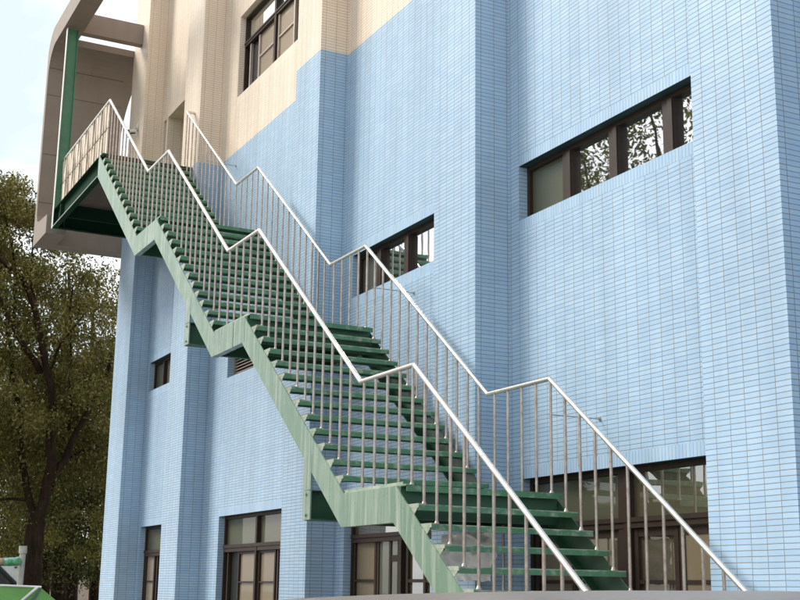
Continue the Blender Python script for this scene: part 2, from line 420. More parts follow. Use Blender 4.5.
for x in (-21.02, -20.49, -19.72, -19.54, -18.84, -18.72): f.box(x, x+.05, YG+.012, YG+.062, GZ+.06, .598)
for a, b in ((-20.44, -19.72), (-19.49, -18.84)):
    f.box(a, b, YG+.016, YG+.058, .56, .595); f.box(a, b, YG+.016, YG+.058, .09, .115)
f.build('sash', M['frame'], bld)
window(-26.10, -23.1, GZ+.02, 1.205, [(-24.9, -24.8)], [(.61, .73)],
       [(-26.05, -24.88, .71, 1.16, 'green_glass'), (-24.82, -23.2, .71, 1.16, 'green_glass'),
        (-26.05, -25.40, GZ+.05, .63, 'frosted_pale'), (-25.4, -23.2, GZ+.05, .63, 'dark_glass', .02)])
f = MB()
for x in (-26.04, -25.42, -25.22, -25.02): f.box(x, x+.07, YG+.012, YG+.062, GZ+.06, .608)
f.box(-25.97, -25.42, YG+.016, YG+.058, .10, .125)
f.build('sash', M['frame'], bld)
for (a, b) in ((-6.4, -2.6), (-1.2, 2.4)):
    m_ = (a+b)/2
    window(a, b, GZ+.02, zt, [(m_-.08, m_+.08)], [(.60, .70)], [(a+.05, m_-.06, GZ+.05, zt-.04, 'dim_glass'), (m_+.06, b-.05, GZ+.05, zt-.04, 'dim_glass')])
# the upper sliding window in the cream storey
window(-21.24, -17.17, 8.95, 10.585, [(-19.70, -19.58), (-18.1, -18.0)], [(9.96, 10.04)],
       [(-21.19, -20.0, 10.03, 10.54, 'mirror_glass'), (-20.0, -19.68, 10.03, 10.54, 'mirror_glass'), (-19.6, -18.08, 10.03, 10.54, 'mirror_glass'), (-18.02, -17.2, 10.03, 10.54, 'mirror_glass'),
        (-21.19, -20.50, 8.98, 9.98, 'dark_glass', .02), (-20.50, -19.68, 8.98, 9.98, 'frosted_pale'), (-19.6, -18.78, 8.98, 9.98, 'frosted_pale'), (-18.78, -17.2, 8.98, 9.98, 'dark_glass', .02)])
f = MB()
for x in (-20.98, -20.52, -19.76, -19.56, -18.82): f.box(x, x+.05, YG+.012, YG+.062, 8.99, 9.955)
f.box(-20.47, -19.76, YG+.018, YG+.056, 9.50, 9.53); f.box(-19.51, -18.82, YG+.018, YG+.056, 9.50, 9.53)
f.build('sash', M['pale_frame'], bld)
# doorway onto the platform
f = MB(); f.box(-25.82, -23.1, YB+.56, YB+.62, 7.85, 10.1); dr = f.build('door', M['frame'], bld)
f = MB(); f.tube([(-24.0, YB+.54, 8.85), (-24.0, YB+.50, 8.85), (-23.88, YB+.50, 8.85)], .012); f.build('handle', M['pale_frame'], dr)
f = MB(); f.box(-26.12, -25.93, YB+.56, YB+.6, 7.85, 10.1); f.build('side_light', M['green_glass'], bld)

# ------------------------------------------------------------------ the staircase
ZL = [.905, 3.215, 5.525, 7.835]              # landing levels (camera-relative)
XN = [-9.92, -14.06, -18.22, -22.36]          # landing noses
H, NR = 2.31, 13
RISE = H/NR; RUN = .2330; SL = RISE/RUN
YO, YI = 5.105, 6.785                         # outer and inner stringer faces
stair = empty('steel_staircase', (-14, 6, GZ), 'long green steel staircase with open treads and stainless railings climbing the blue tiled wall', 'staircase')
TOP, BOT, LD = .135, .485, .32
top, bot = [], []
xg = XN[0] + (ZL[0]-GZ)/SL
top.append((XN[0]+(ZL[0]-TOP-GZ)/SL, GZ)); bot.append((XN[0]+(ZL[0]-BOT-GZ)/SL, GZ))
for i in range(4):
    z, x = ZL[i], XN[i]
    top.append((x-TOP/SL, z)); bot.append((x-(BOT-LD)/SL, z-LD))
    if i < 3:
        nx = XN[i+1]
        top.append((nx+(H-TOP)/SL, z)); bot.append((nx+(H-BOT+LD)/SL, z-LD))
bot[-1] = (XN[3]-.20, ZL[3]-.42); bot[-2] = bot[-2]
top.append((XN[3]-.20, ZL[3])) if top[-1][0] > XN[3]-.19 else None
def plate(y0, y1, name):
    p = MB()
    n = min(len(top), len(bot))
    for i in range(n-1):
        p.prism_y([top[i], bot[i], bot[i+1], top[i+1]], y0, y1)
    if len(top) > n: p.prism_y([top[n-1], bot[n-1], top[n]], y0, y1)
    return p
for (y0, y1, fi) in ((YO, YO+.012, 1), (YI-.012, YI, -1)):
    p = plate(y0, y1, 'stringer')
    # inward flange of the channel along the lower edge
    ya, yb = (y1, y1+.075) if fi > 0 else (y0-.075, y0)
    for i in range(len(bot)-1):
        (xa, za), (xb, zb) = bot[i], bot[i+1]
        p.prism_y([(xa, za+.001), (xb, zb+.001), (xb, zb+.013), (xa, za+.013)], ya, yb)
    # welded joint plates
    if fi > 0:
        for i in (1,):
            xm = (XN[i]+XN[i+1]+H/SL)/2+.02
            p.box(xm-.006, xm+.006, y0-.006, y0, ZL[i]-LD+.004, ZL[i]-.004)
            for xk in (xm-.45, xm+.40):
                p.box(xk-.003, xk+.003, y0-.003, y0, ZL[i]-LD+.006, ZL[i]-.006)
    p.build('stringer', M['stringer'] if fi > 0 else M['under'], stair)

def tread_profile(nx, z, dep=.25):
    x0, x1 = nx-dep, nx; t = .008; lip = .052
    return [(x0, z), (x1, z), (x1, z-lip), (x1-.03, z-lip), (x1-.03, z-lip+.006), (x1-.006, z-lip+.006), (x1-.006, z-t), (x0+.006, z-t), (x0+.006, z-.040), (x0, z-.040)]
tr0 = br0 = None
def add_tread(nx, z):
    global tr0, br0
    dz = random.uniform(-.003, .003); ry = random.uniform(-.004, .004)
    if tr0 is None:
        m = MB(); m.prism_y(tread_profile(0, 0), YO+.02-YO, YI-.014-YO)
        tr0 = m.build('tread', M['tread']); o = tr0
        m = MB()
        m.prism_y([(-.26, .006), (.004, .006), (.004, -.030), (-.26, -.030)], .0125, .0195)
        m.box(-.25, .002, .0125, .085, .0005, .0065)
        m.prism_y([(-.23, -.031), (-.06, -.031), (-.012, -.031), (-.205, -.20)], .0135, .0185)
        br0 = m.build('bracket', M['bracket']); b = br0
    else:
        o = tr0.copy(); COL.objects.link(o); b = br0.copy(); COL.objects.link(b)
    o.parent = stair; o.location = Vector((nx, YO, z+dz)) - stair.location; o.rotation_euler = (ry, 0, 0)
    b.parent = o
    return o
for i in range(4):
    for k in range(1, NR):
        x = XN[i]+k*RUN; z = ZL[i]-k*RISE
        if z > GZ+.05: add_tread(x, z)
for i in range(3):
    xb = XN[i+1]+(NR-1)*RUN-.03; xf = XN[i]
    m = MB()
    m.box(xb-.22, xf, YO+.013, YI-.013, ZL[i]-.008, ZL[i])
    m.box(xf-.008, xf, YO+.02, YI-.02, ZL[i]-.055, ZL[i]-.0085)
    m.box(xf-.16, xf-.10, YO+.013, YI-.013, ZL[i]-LD+.03, ZL[i]-.0085, 1)
    m.box(xb-.02, xb+.04, YO+.013, YI-.013, ZL[i]-LD+.03, ZL[i]-.0085, 1)
    m.box(xf-.60, xf-.55, YO+.013, YI-.013, ZL[i]-.14, ZL[i]-.0085, 1)
    o = m.build('landing', [M['tread'], M['under']], stair)
    s = MB(); s.box(xb-.2, xf+.004, YO+.0125, YO+.085, ZL[i]+.0005, ZL[i]+.0075); s.box(xb-.05, xf-.10, YO+.030, YO+.038, ZL[i]+.008, ZL[i]+.034); s.build('edge_strip', M['bracket'], o)
# cross beams that carry the flights off the piers
for (xa, zb) in ((-12.22, .69), (-16.62, 3.24)):
    m = MB(); d = .30
    m.box(xa+.001, xa+.207, YO+.013, YF-.02, zb, zb+.012); m.box(xa+.002, xa+.206, YO+.013, YF-.02, zb+d-.012, zb+d); m.box(xa+.09, xa+.115, YO+.0135, YF-.021, zb+.0125, zb+d-.0125)
    m.box(xa, xa+.21, YF-.019, YF-.004, zb-.05, zb+d+.05)
    o = m.build('cross_beam', M['under'], stair)
    e = MB(); e.box(xa+.003, xa+.205, YO-.0015, YO+.0125, zb+.002, zb+d-.004); e.box(xa+.003, xa+.205, YO-.0015, YO+.0125, zb+d+.004, zb+d+.36)
    for zz in (zb+.05, zb+d-.04): e.tube([(xa+.1, YO-.002, zz), (xa+.1, YO-.016, zz)], .016, 6)
    e.build('end_plate', M['stringer'], o)
# the top platform
XP = -26.46
m = MB()
m.box(XP+.02, XN[3], YO+.013, YB-.01, ZL[3]-.012, ZL[3])
pl = m.build('platform', M['tread'], stair)
m = MB()
xx = XP+.05
while xx < XN[3]-.12:
    m.box(xx, xx+.118, YO+.10, YB-.03, ZL[3]-.050, ZL[3]-.0125); xx += .122
m.build('soffit_boards', M['deck'], pl)
m = MB(); zc = ZL[3]-.425
m.box(XP+.0125, XN[3]-.21, YO+.085, YO+.097, zc+.012, ZL[3]-.03)
m.box(XP, XN[3]-.205, YO-.002, YO+.097, ZL[3]-.0295, ZL[3]-.0135)
m.box(XP, XN[3]-.21, YO-.002, YO+.10, zc, zc+.0115)
m.box(XP, XP+.012, YO+.0125, YB-.02, zc+.012, ZL[3]-.0125)
m.box(XP, XP+.10, YO+.101, YB-.02, zc, zc+.0115)
m.box(XP+.60, XP+.66, YO+.0125, YB-.02, zc+.10, ZL[3]-.052)
m.box(XN[3]-.30, XN[3]-.22, YO+.0125, YB-.02, zc+.10, ZL[3]-.052)
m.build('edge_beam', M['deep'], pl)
m = MB(); m.tube([(XP+.02, YO-.006, zc+.02), (XN[3]-.22, YO-.006, zc+.02)], .009, 6); m.build('flange_edge', M['white'], pl)
m = MB()   # post at the platform's corner: flange towards the yard coloured as if sunlit, green web
m.box(XP-.05, XP+.06, YO-.012, YO, zc, 11.99, 1); m.box(XP-.006, XP+.006, YO+.0005, YO+.225, zc, 11.99); m.box(XP-.05, XP+.06, YO+.2255, YO+.2375, zc, 11.99)
m.build('post', [M['post'], M['post_sunlit']], stair)
# cream sheet lashed to the platform railing, creased by the balusters behind it
m = MB(); nx_, nz_ = 150, 14; za, zb = ZL[3]-.03, ZL[3]+1.06
xa, xb = XP+.03, XN[3]-.06
ph = [random.uniform(0, 6) for _ in range(60)]
def sheet(u, v):
    x = xa+(xb-xa)*u; z = za+(zb-za)*v
    i = u*19.5; k = int(i); fr_ = i-k
    y = 5.226 + .010*math.sin(i*2.2+ph[k % 60]*.25+3*v) + .006*math.sin(u*160+4*v)
    if .50 < v < .60: y += .008
    return (x, y, z)
for a in range(nx_):
    for b in range(nz_):
        m.poly([sheet(a/nx_, b/nz_), sheet((a+1)/nx_, b/nz_), sheet((a+1)/nx_, (b+1)/nz_), sheet(a/nx_, (b+1)/nz_)])
M['sheet'] = concrete('cream_sheet', (.70, .59, .44), (.78, .68, .53))
sh = m.build('side_sheet', M['sheet'], stair, smooth=True, fix=False)
m = MB(); m.tube([(xa, 5.205, ZL[3]+.53), (xb, 5.205, ZL[3]+.53)], .006, 6); m.build('seam', M['frame'], sh)
sh['label'] = 'creased cream sheet on the platform railing'
# railings
RH = 1.085
def railing(y, Xc, tops, xend, outer):
    """Xc: the corner above each landing nose, xend: where the top run ends"""
    h = MB(); pts = []
    xb = Xc[0]+(ZL[0]+RH-(GZ+.02+.9))/SL
    pts.append((Xc[0]+(tops[0]-GZ-.86)/SL, y, GZ+.86))
    for i in range(3):
        pts += [(Xc[i], y, tops[i]), (Xc[i+1]+(tops[i+1]-tops[i])/SL, y, tops[i])]
    pts.append((Xc[3], y, tops[3]))
    pts.append((xend, y, tops[3]))
    if not outer:
        pts = pts[:-1]
    # short overlap spheres at the mitred corners are covered by straight mitred tubes
    for a, b in zip(pts, pts[1:]):
        h.tube([a, b], .0235, 14)
    for p in pts[1:-1]:
        h.tube([(p[0]-.012, y, p[2]), (p[0]+.012, y, p[2])], .0232, 12)
    hr = h.build('handrail', M['rail'], stair); sharp(hr)
    bal = []
    def ztop(x):
        for a, b in zip(pts, pts[1:]):
            lo, hi = sorted((a[0], b[0]))
            if lo-1e-6 <= x <= hi+1e-6:
                t = (x-a[0])/(b[0]-a[0]+1e-12); return a[2]+(b[2]-a[2])*t
        return None
    for i in range(4):
        for k in range(1, NR):
            x = XN[i]+k*RUN-.085; z = ZL[i]-k*RISE
            if z > GZ+.05: bal.append((x, z))
        if i < 3:
            xb_ = XN[i+1]+(NR-1)*RUN; xf = XN[i]-.085
            n = 5
            for q in range(n): bal.append((xf-(xf-xb_+.02)*q/n, ZL[i]))
    if outer:
        x = XN[3]-.085
        while x > XP+.1: bal.append((x, ZL[3])); x -= .21
    else:
        bal.append((XN[3]-.02, ZL[3]))
    return hr, [(x, z, ztop(x)) for x, z in bal if ztop(x)], y
r1 = railing(5.219, [-9.985, -14.13, -18.31, -22.46], [1.99, 4.295, 6.62, 8.925], XP+.04, True)
r2_ = railing(6.70, [-10.02, -14.20, -18.31, -22.4], [1.995, 4.31, 6.60, 8.95], -22.7, False)
allb = []
for hr, bl, y in (r1, r2_):
    for b in bl: allb.append((hr, b, y))
def bal_mesh(m, x, y, z0, z1):
    m.tube([(x, y, z0), (x, y, z1-.015)], .0145, 8)
    m.tube([(x, y, z0), (x, y, z0+.03)], [.026, .014], 8)
order = sorted(range(len(allb)), key=lambda i: (allb[i][1][1] < -.15 or allb[i][1][0] < XN[3]-.2, -allb[i][1][0]))
keep = set(order[:100]); rest = MB(); cache = {}
for i, (hr, (x, z0, z1), y) in enumerate(allb):
    if i in keep:
        m = MB(); bal_mesh(m, x, y, z0, z1); o = m.build('baluster', M['steel'], hr); sharp(o, 50)
    else: bal_mesh(rest, x, y, z0, z1)
o = rest.build('balusters', M['steel'], stair); sharp(o, 50); o['kind'] = 'stuff'
# braces from the inner rail back to the wall
for (px, py, xq) in ((236, 166, None), (600, 419, None), (414, 293, None)):
    p = at_y(px, py, YB)
    m = MB(); m.tube([(p.x, 6.70, p.z), (p.x, YB-.003, p.z)], .006, 6); m.tube([(p.x, YB-.012, p.z), (p.x, YB-.002, p.z)], .02, 8)
    m.build('wall_brace', M['steel'], stair)
# anchor ball where the inner handrail meets the doorway pier
m = MB(); m.tube([(-22.40, 6.70, 8.95), (-22.40, YF-.002, 8.95)], .03, 10); m.build('wall_brace', M['rail'], stair)

# ------------------------------------------------------------------ canopy at the end of the building
XE = -28.0
can = empty('canopy', (XE, 6, GZ), 'taupe canopy frame with rounded corner wrapping the platform at the far end of the building', 'canopy')
YC0, YC1 = 5.04, 5.47
def arc(cx, cz, r, a0, a1, n=8): return [(cx+r*math.cos(R(a0+(a1-a0)*i/n)), cz+r*math.sin(R(a0+(a1-a0)*i/n))) for i in range(n+1)]
ZU, ZR = 12.03, 12.50             # roof underside, roof top
ZS, ZF = 7.39, 7.86               # lip underside, lip top
inner = arc(XE+.62, ZU-.62, .62, 180, 90)
outer_ = arc(XE-.18+.62, ZR-.62, .62, 180, 90)
XR = -22.4
prof = [(XE-.18, ZS), (XE+1.2, ZS), (XE+1.2, ZF-.06), (XE+.28, ZF), (XE+.12, ZF+.06), (XE+.02, ZF+.22), (XE, ZF+.42)] + inner + [(XR, ZU), (XR, ZR)] + outer_[::-1]
m = MB()
k = len(prof)
# ring built as quads so the concave outline stays clean
def cprism(m, prof, y0, y1):
    import mathutils
    tri = mathutils.geometry.tessellate_polygon([[Vector((x, z, 0)) for x, z in prof]])
    n = len(m.v); kk = len(prof)
    m.v += [(x, y0, z) for x, z in prof] + [(x, y1, z) for x, z in prof]
    for t in tri:
        m.f.append((n+t[0], n+t[1], n+t[2])); m.m.append(0)
        m.f.append((n+kk+t[0], n+kk+t[2], n+kk+t[1])); m.m.append(0)
    for i in range(kk):
        j = (i+1) % kk; m.f.append((n+i, n+kk+i, n+kk+j, n+j)); m.m.append(0)
cprism(m, prof, YC0, YC1)
fo = m.build('frame', M['canopy'], can)
# end wall between the frame and the building, bending into the roof
m = MB(); th = .16
path = [(XE, ZS), (XE, 9.0), (XE, 10.3)] + inner
def yend(z):
    if z < 8.0: return 7.2
    if z < 9.2: return 6.90
    if z < 10.6: return 6.93
    return 7.1
vs = []
zz = [ZS, 7.86, 7.861, 8.6, 9.2, 9.7, 10.2, 10.6, 10.9, 11.2]
pp = [(XE, z) for z in zz]+[q for q in inner[1:]]
dirs = []
for i, (x, z) in enumerate(pp):
    ye = 7.2 if z <= 7.8605 else (6.80 if z < 9.8 else (6.80 if z < 10.2 else min(7.2, 6.80+(z-10.2)**1.5*.16)))
    if z <= 11.41: n_ = (-1, 0)
    else:
        ang = math.atan2(z-(ZU-.62), x-(XE+.62)); n_ = (math.cos(ang), math.sin(ang))
    a = (x, YC1, z); b = (x, ye, z); c = (x+n_[0]*th, ye, z+n_[1]*th); d = (x+n_[0]*th, YC1, z+n_[1]*th)
    vs.append((a, b, c, d))
for u, v in zip(vs, vs[1:]):
    m.poly([u[0], u[1], v[1], v[0]]); m.poly([u[1], u[2], v[2], v[1]]); m.poly([u[2], u[3], v[3], v[2]])
m.poly(vs[0]); m.poly(vs[-1])
ew = m.build('end_wall', M['canopy'], can)
m = MB()
for z in (8.4, 9.55, 10.98):
    m = MB(); m.box(XE+.0005, XE+.004, YC0+.02, 6.78, z, z+.014); m.build('joint', M['joint'], ew)
ang = R(135); m = MB(); xj, zj = XE+.62+.617*math.cos(R(160)), ZU-.62+.617*math.sin(R(160))
m.box(xj, xj+.006, YC0+.01, 6.78, zj-.004, zj+.010)
m.build('joint', M['joint'], ew)
m = MB(); m.box(XE+.02, XE+.30, YC1+.002, YB+.5, ZS-.001, ZF-.03); m.build('lower_beam', M['canopy'], can)
m = MB(); m.box(-26.86, -26.66, YC1-.002, YF-.004, 12.07, 12.55); m.build('cross_beam', M['canopy'], can)
m = MB(); m.box(-22.7, -22.5, YC1-.002, YF-.004, 12.07, 12.49); m.build('cross_beam', M['canopy'], can)

# ------------------------------------------------------------------ security camera on the end pier
p = Vector((-26.60, YF, 10.0))
sec = empty('security_camera', p, 'small white security camera under its bracket on the cream tiled end pier', 'security camera')
m = MB(); m.box(p.x-.04, p.x+.04, YF-.03, YF-.002, p.z-.03, p.z+.13); m.tube([(p.x, YF-.03, p.z+.02), (p.x, YF-.09, p.z+.02), (p.x, YF-.10, p.z-.02)], .018, 8); m.build('bracket', M['white'], sec, smooth=True)
m = MB(); m.tube([(p.x-.01, YF-.04, p.z-.045), (p.x+.01, YF-.21, p.z-.075)], .036, 12); cbm = m.build('body', M['white'], sec); sharp(cbm)
m = MB(); m.tube([(p.x+.0105, YF-.2105, p.z-.075), (p.x+.012, YF-.225, p.z-.078)], .033, 12); m.build('lens', M['black'], cbm)
m = MB(); m.tube([(p.x-.02, YF-.06, p.z-.09), (p.x-.02, YF-.13, p.z-.105), (p.x-.02, YF-.19, p.z-.14), (p.x-.02, YF-.21, p.z-.22)], .017, 8); m.build('cable', M['black'], sec)

# ------------------------------------------------------------------ grey plastic sheet under the stair
m = MB(); n1, n2 = 26, 16
def cr(u, v):
    x = -11.52+.98*u+.02*math.sin(7*v+3*u); z = .10+.46*v+.006*math.sin(23*u)
    f = u*9+.8*math.sin(3.1*v+2*u)+1.1*v*math.sin(5*u)
    y = 6.36+.045*abs(math.sin(f))+.02*math.sin(2.3*f+6*v)+.012*math.sin(19*v+11*u)
    return (x, y, z)
n1, n2 = 90, 30
for a in range(n1):
    for b in range(n2): m.poly([cr(a/n1, b/n2), cr((a+1)/n1, b/n2), cr((a+1)/n1, (b+1)/n2), cr(a/n1, (b+1)/n2)])
M['plastic'] = simple('grey_plastic_film', (.78, .78, .78), .28, 0, .25, 5)
ps = m.build('plastic_sheet', M['plastic'], smooth=True, fix=False)
tag(ps, 'crumpled grey plastic sheet behind the lowest visible treads of the green staircase', 'plastic sheet')
m = MB(); m.tube([(-11.6, 6.44, .62), (-10.35, 6.44, .60)], .012, 6); m.tube([(-11.5, 6.44, GZ), (-11.5, 6.44, .63)], .014, 6); m.tube([(-10.45, 6.44, GZ), (-10.45, 6.44, .62)], .014, 6)
m.build('support_frame', M['steel'], ps)

# ------------------------------------------------------------------ foreground car (its roof shows along the bottom edge)
def car():
    root = empty('parked_car', (-3.0, 1.7, GZ), 'grey car whose roof shows along the bottom edge in front of the staircase', 'car')
    yc = 1.7
    # stations along x (front towards -X): x, half width low, z low, belt z, roof z, half width roof
    body = MB()
    st = [(-5.35, .55, .35, .62, .68), (-5.2, .78, .25, .72, .80), (-4.7, .86, .22, .86, .92), (-4.1, .88, .22, .92, .97), (-3.2, .89, .22, .94, .98), (-2.2, .89, .22, .95, .99), (-1.3, .88, .24, .96, 1.0), (-.95, .80, .30, .93, .97), (-.85, .62, .42, .80, .86)]
    rings = []
    for x, w, zl, zb, zt_ in st:
        pts = [(-w*.92, zl), (-w, zl+.12), (-w, (zl+zb)/2+.05), (-w*.97, zb), (-w*.80, zt_), (0, zt_+.02), (w*.80, zt_), (w*.97, zb), (w, (zl+zb)/2+.05), (w, zl+.12), (w*.92, zl)]
        rings.append([(x, yc+a, GZ+z) for a, z in pts])
    n0 = len(body.v); K = len(rings[0])
    for r in rings: body.v += r
    for i in range(len(rings)-1):
        for k in range(K):
            a = n0+i*K+k; b = n0+i*K+(k+1) % K
            body.f.append((a, b, b+K, a+K)); body.m.append(0)
    body.f.append(tuple(range(n0, n0+K))); body.m.append(0); body.f.append(tuple(range(n0+(len(rings)-1)*K, n0+len(rings)*K))); body.m.append(0)
    M['car'] = simple('grey_metallic_paint', (.195, .158, .135), .34, .25, .10, 55)
    b = body.build('body', M['car'], root); sharp(b, 35)
    # roof: crowned skin whose crest stands at eye height
    crest = [(-4.00, -.085), (-3.82, -.052), (-3.62, -.030), (-3.35, -.016), (-3.0, -.006), (-2.6, .002), (-2.2, .007), (-1.8, .009), (-1.5, .004), (-1.3, -.012), (-1.15, -.04)]
    rf = MB(); ny = 14; n0 = 0
    for x, z in crest:
        for j in range(ny+1):
            t = j/ny*2-1; rf.v.append((x, yc+.60*t, z-.035*t*t-.05*t**8))
    for j in range(ny+1):
        t = j/ny*2-1
    for i in range(len(crest)-1):
        for j in range(ny):
            a = i*(ny+1)+j; rf.f.append((a, a+1, a+ny+2, a+ny+1)); rf.m.append(0)
    ro = rf.build('roof', M['car'], root, smooth=True)
    so_ = ro.modifiers.new('t', 'SOLIDIFY'); so_.thickness = .03; so_.offset = -1
    # glasshouse
    def pane(pts, nm):
        q = MB(); q.poly(pts); o = q.build(nm, M['dark_glass'], root, fix=False); s_ = o.modifiers.new('t', 'SOLIDIFY'); s_.thickness = .012
    zb = GZ+.975
    pane([(-4.75, yc-.70, zb), (-4.75, yc+.70, zb), (-3.98, yc+.57, -.15), (-3.98, yc-.57, -.15)], 'windscreen')
    pane([(-.98, yc-.66, zb), (-.98, yc+.66, zb), (-1.17, yc+.57, -.12), (-1.17, yc-.57, -.12)], 'rear_window')
    for s in (-1, 1):
        pane([(-4.55, yc+s*.80, zb), (-2.75, yc+s*.80, zb), (-2.75, yc+s*.61, -.10), (-3.85, yc+s*.61, -.13)], 'side_window')
        pane([(-2.65, yc+s*.80, zb), (-1.05, yc+s*.78, zb), (-1.2, yc+s*.60, -.12), (-2.65, yc+s*.61, -.10)], 'side_window')
        q = MB()
        q.tube([(-4.75, yc+s*.74, zb), (-3.98, yc+s*.60, -.11)], .035, 8); q.tube([(-2.70, yc+s*.81, zb), (-2.70, yc+s*.61, -.08)], .04, 8); q.tube([(-1.0, yc+s*.74, zb), (-1.18, yc+s*.59, -.09)], .05, 8)
        q.build('pillar', M['car'], root)
        for x in (-4.35, -1.75):
            wv = MB(); wv.tube([(x, yc+s*.70, GZ+.31), (x, yc+s*.90, GZ+.31)], .31, 24); wh = wv.build('wheel', M['black'], root); sharp(wh)
            wv = MB(); wv.tube([(x, yc+s*.901, GZ+.31), (x, yc+s*.912, GZ+.31)], [.20, .17], 16); wv.build('rim', M['pale_frame'], wh)
        q = MB(); q.box(-5.36, -5.15, yc+s*.60-.16, yc+s*.60+.16, GZ+.60, GZ+.71); q.build('headlight', M['white'], root)
    return root
car()

# ------------------------------------------------------------------ green covered cart, pole and sign board at the lower left
M['tarp'] = simple('green_canvas', (.15, .36, .09), .55, 0, .14, 4)
ct = empty('covered_cart', (-9, 1.2, GZ), 'green canvas covered cart with a ribbed pale seam at the lower left of the yard', 'cart')
XT = -9.0
def tp(px, py, X=XT): return at_x(px, py, X)
pr = [(-.9, -.02), (1.58, -.004), (1.80, -.006), (1.845, -.012), (1.96, -.10), (2.10, -.55), (2.14, -1.0), (-.9, -1.0)]
m = MB(); nseg = 16
for i in range(nseg):
    xa, xb = XT-2.2*i/nseg, XT-2.2*(i+1)/nseg
    for (ya, za), (yb_, zb_) in zip(pr, pr[1:]):
        sag = lambda x: -.02*math.sin((XT-x)/2.2*math.pi*3)**2
        m.poly([(xa, ya, za+sag(xa)), (xb, ya, za+sag(xb)), (xb, yb_, zb_+sag(xb)), (xa, yb_, zb_+sag(xa))])
m.poly([(XT, y, z) for y, z in pr]); m.poly([(XT-2.2, y, z) for y, z in reversed(pr)])
cov = m.build('cover', M['tarp'], ct)
m = MB(); m.box(XT-2.1, XT-.05, -.85, 2.05, -1.19, -1.0); m.build('tray', M['black'], ct)
for x in (XT-.4, XT-1.8):
    for y in (-.6, 1.8):
        m = MB(); m.tube([(x, y-.06, GZ+.16), (x, y+.06, GZ+.16)], .16, 16); m.build('wheel', M['black'], ct)
a, b, c = tp(37, 587.2), tp(22, 600), tp(12, 612)
m = MB(); m.tube([a+Vector((.012, 0, 0)), b+Vector((.012, 0, 0)), c+Vector((.012, 0, 0))], .010, 6); m.tube([tp(0, 585.3)+Vector((.01, 0, 0)), tp(41, 587)+Vector((.01, 0, 0))], .007, 6)
m.build('seam', M['white'], cov)
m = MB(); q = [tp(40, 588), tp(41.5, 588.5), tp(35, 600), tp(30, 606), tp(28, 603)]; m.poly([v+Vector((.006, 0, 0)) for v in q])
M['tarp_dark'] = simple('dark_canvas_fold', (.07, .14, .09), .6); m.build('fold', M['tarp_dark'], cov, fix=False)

M['pipe'] = simple('grey_pipe', (.42, .39, .36), .45, 0, .15, 20)
XPz = -12.0
b0, t0, c0, c1 = at_x(19.6, 587, XPz), at_x(22.8, 553, XPz), at_x(22.8, 553.4, XPz), at_x(23.2, 546, XPz)
dirv = (t0-b0).normalized(); base = b0 - dirv*((b0.z-GZ)/dirv.z)
pole = empty('pipe_pole', base, 'leaning grey pipe pole with a thicker cap behind the green covered cart', 'pole')
m = MB(); m.tube([base, t0], .028, 12); o = m.build('pole', M['pipe'], pole); sharp(o)
m = MB(); m.tube([c0, c1], .037, 12); o = m.build('cap', M['pipe'], pole); sharp(o)
M['cloth'] = N('blue_green_cloth')
_m = M['cloth']; _p = _m.pos(); _m.set(_m.ramp(_m.noise(_p, 14, 4), [(.38, (.06, .26, .17)), (.47, (.20, .42, .14)), (.53, (.22, .40, .58)), (.62, (.07, .30, .22))]), .6); _m.bump(_m.noise(_p, 26, 3), .8, .02); M['cloth'] = _m.mat
m = MB(); pts = [at_x(px, py, XPz+.06) for px, py in ((-30, 566), (-12, 562.5), (0, 561.5), (3.5, 561.6), (9, 561.8), (15, 561.5), (19.5, 561), (21.2, 560.2))]
m.tube(pts[:4], .032, 12, 1); m.tube(pts[3:], [.033, .040, .036, .042, .02], 12)
M['roll_core'] = simple('brown_roll', (.36, .27, .19), .6)
o = m.build('rolled_cloth', [M['cloth'], M['roll_core']], smooth=True)
tag(o, 'rolled blue and green cloth tied against the leaning grey pipe pole', 'cloth')
m = MB(); q = [at_x(px, py, -12.3) for px, py in ((1, 566), (18, 566), (17.3, 582.5))]
q2 = [v+Vector((-.02, 0, 0)) for v in q]
m.poly(q); m.poly(q2[::-1])
for i in range(3): m.poly([q[i], q[(i+1) % 3], q2[(i+1) % 3], q2[i]])
wb = m.build('sign_board', M['white'])
tag(wb, 'white triangular board edge beside the grey pipe pole above the green cart', 'board')
m = MB(); m.tube([at_x(-2, 567, -12.25), at_x(17, 586, -12.25)], .022, 8); m.tube([at_x(10, 580, -12.28), at_x(10, 580, -12.28)*1+Vector((0, 0, GZ-at_x(10, 580, -12.28).z))], .03, 8)
m.build('stay', M['black'], wb)
m = MB(); c_ = at_x(15.8, 567.4, -12.28); m.box(c_.x, c_.x+.004, c_.y-.012, c_.y+.012, c_.z-.008, c_.z+.008); m.build('bolt', M['black'], wb)
m = MB(); ym = at_x(13, 590, -13.2).y; m.box(-14.6, -13.2, .6, ym, GZ+.55, .10); m.box(-14.5, -13.3, .75, ym-.05, .101, .20)
m.box(-13.199, -13.17, .9, ym-.25, -.30, .02, 1)
cr_ = m.build('machine', [M['black'], M['under']]); 
for yy in (.4, 1.6):
    wv = MB(); wv.tube([(-14.3, yy, GZ+.28), (-13.5, yy, GZ+.28)], .27, 18); wv.build('wheel', M['black'], cr_)
tag(cr_, 'dark machine standing behind the white board and green cart', 'machine')

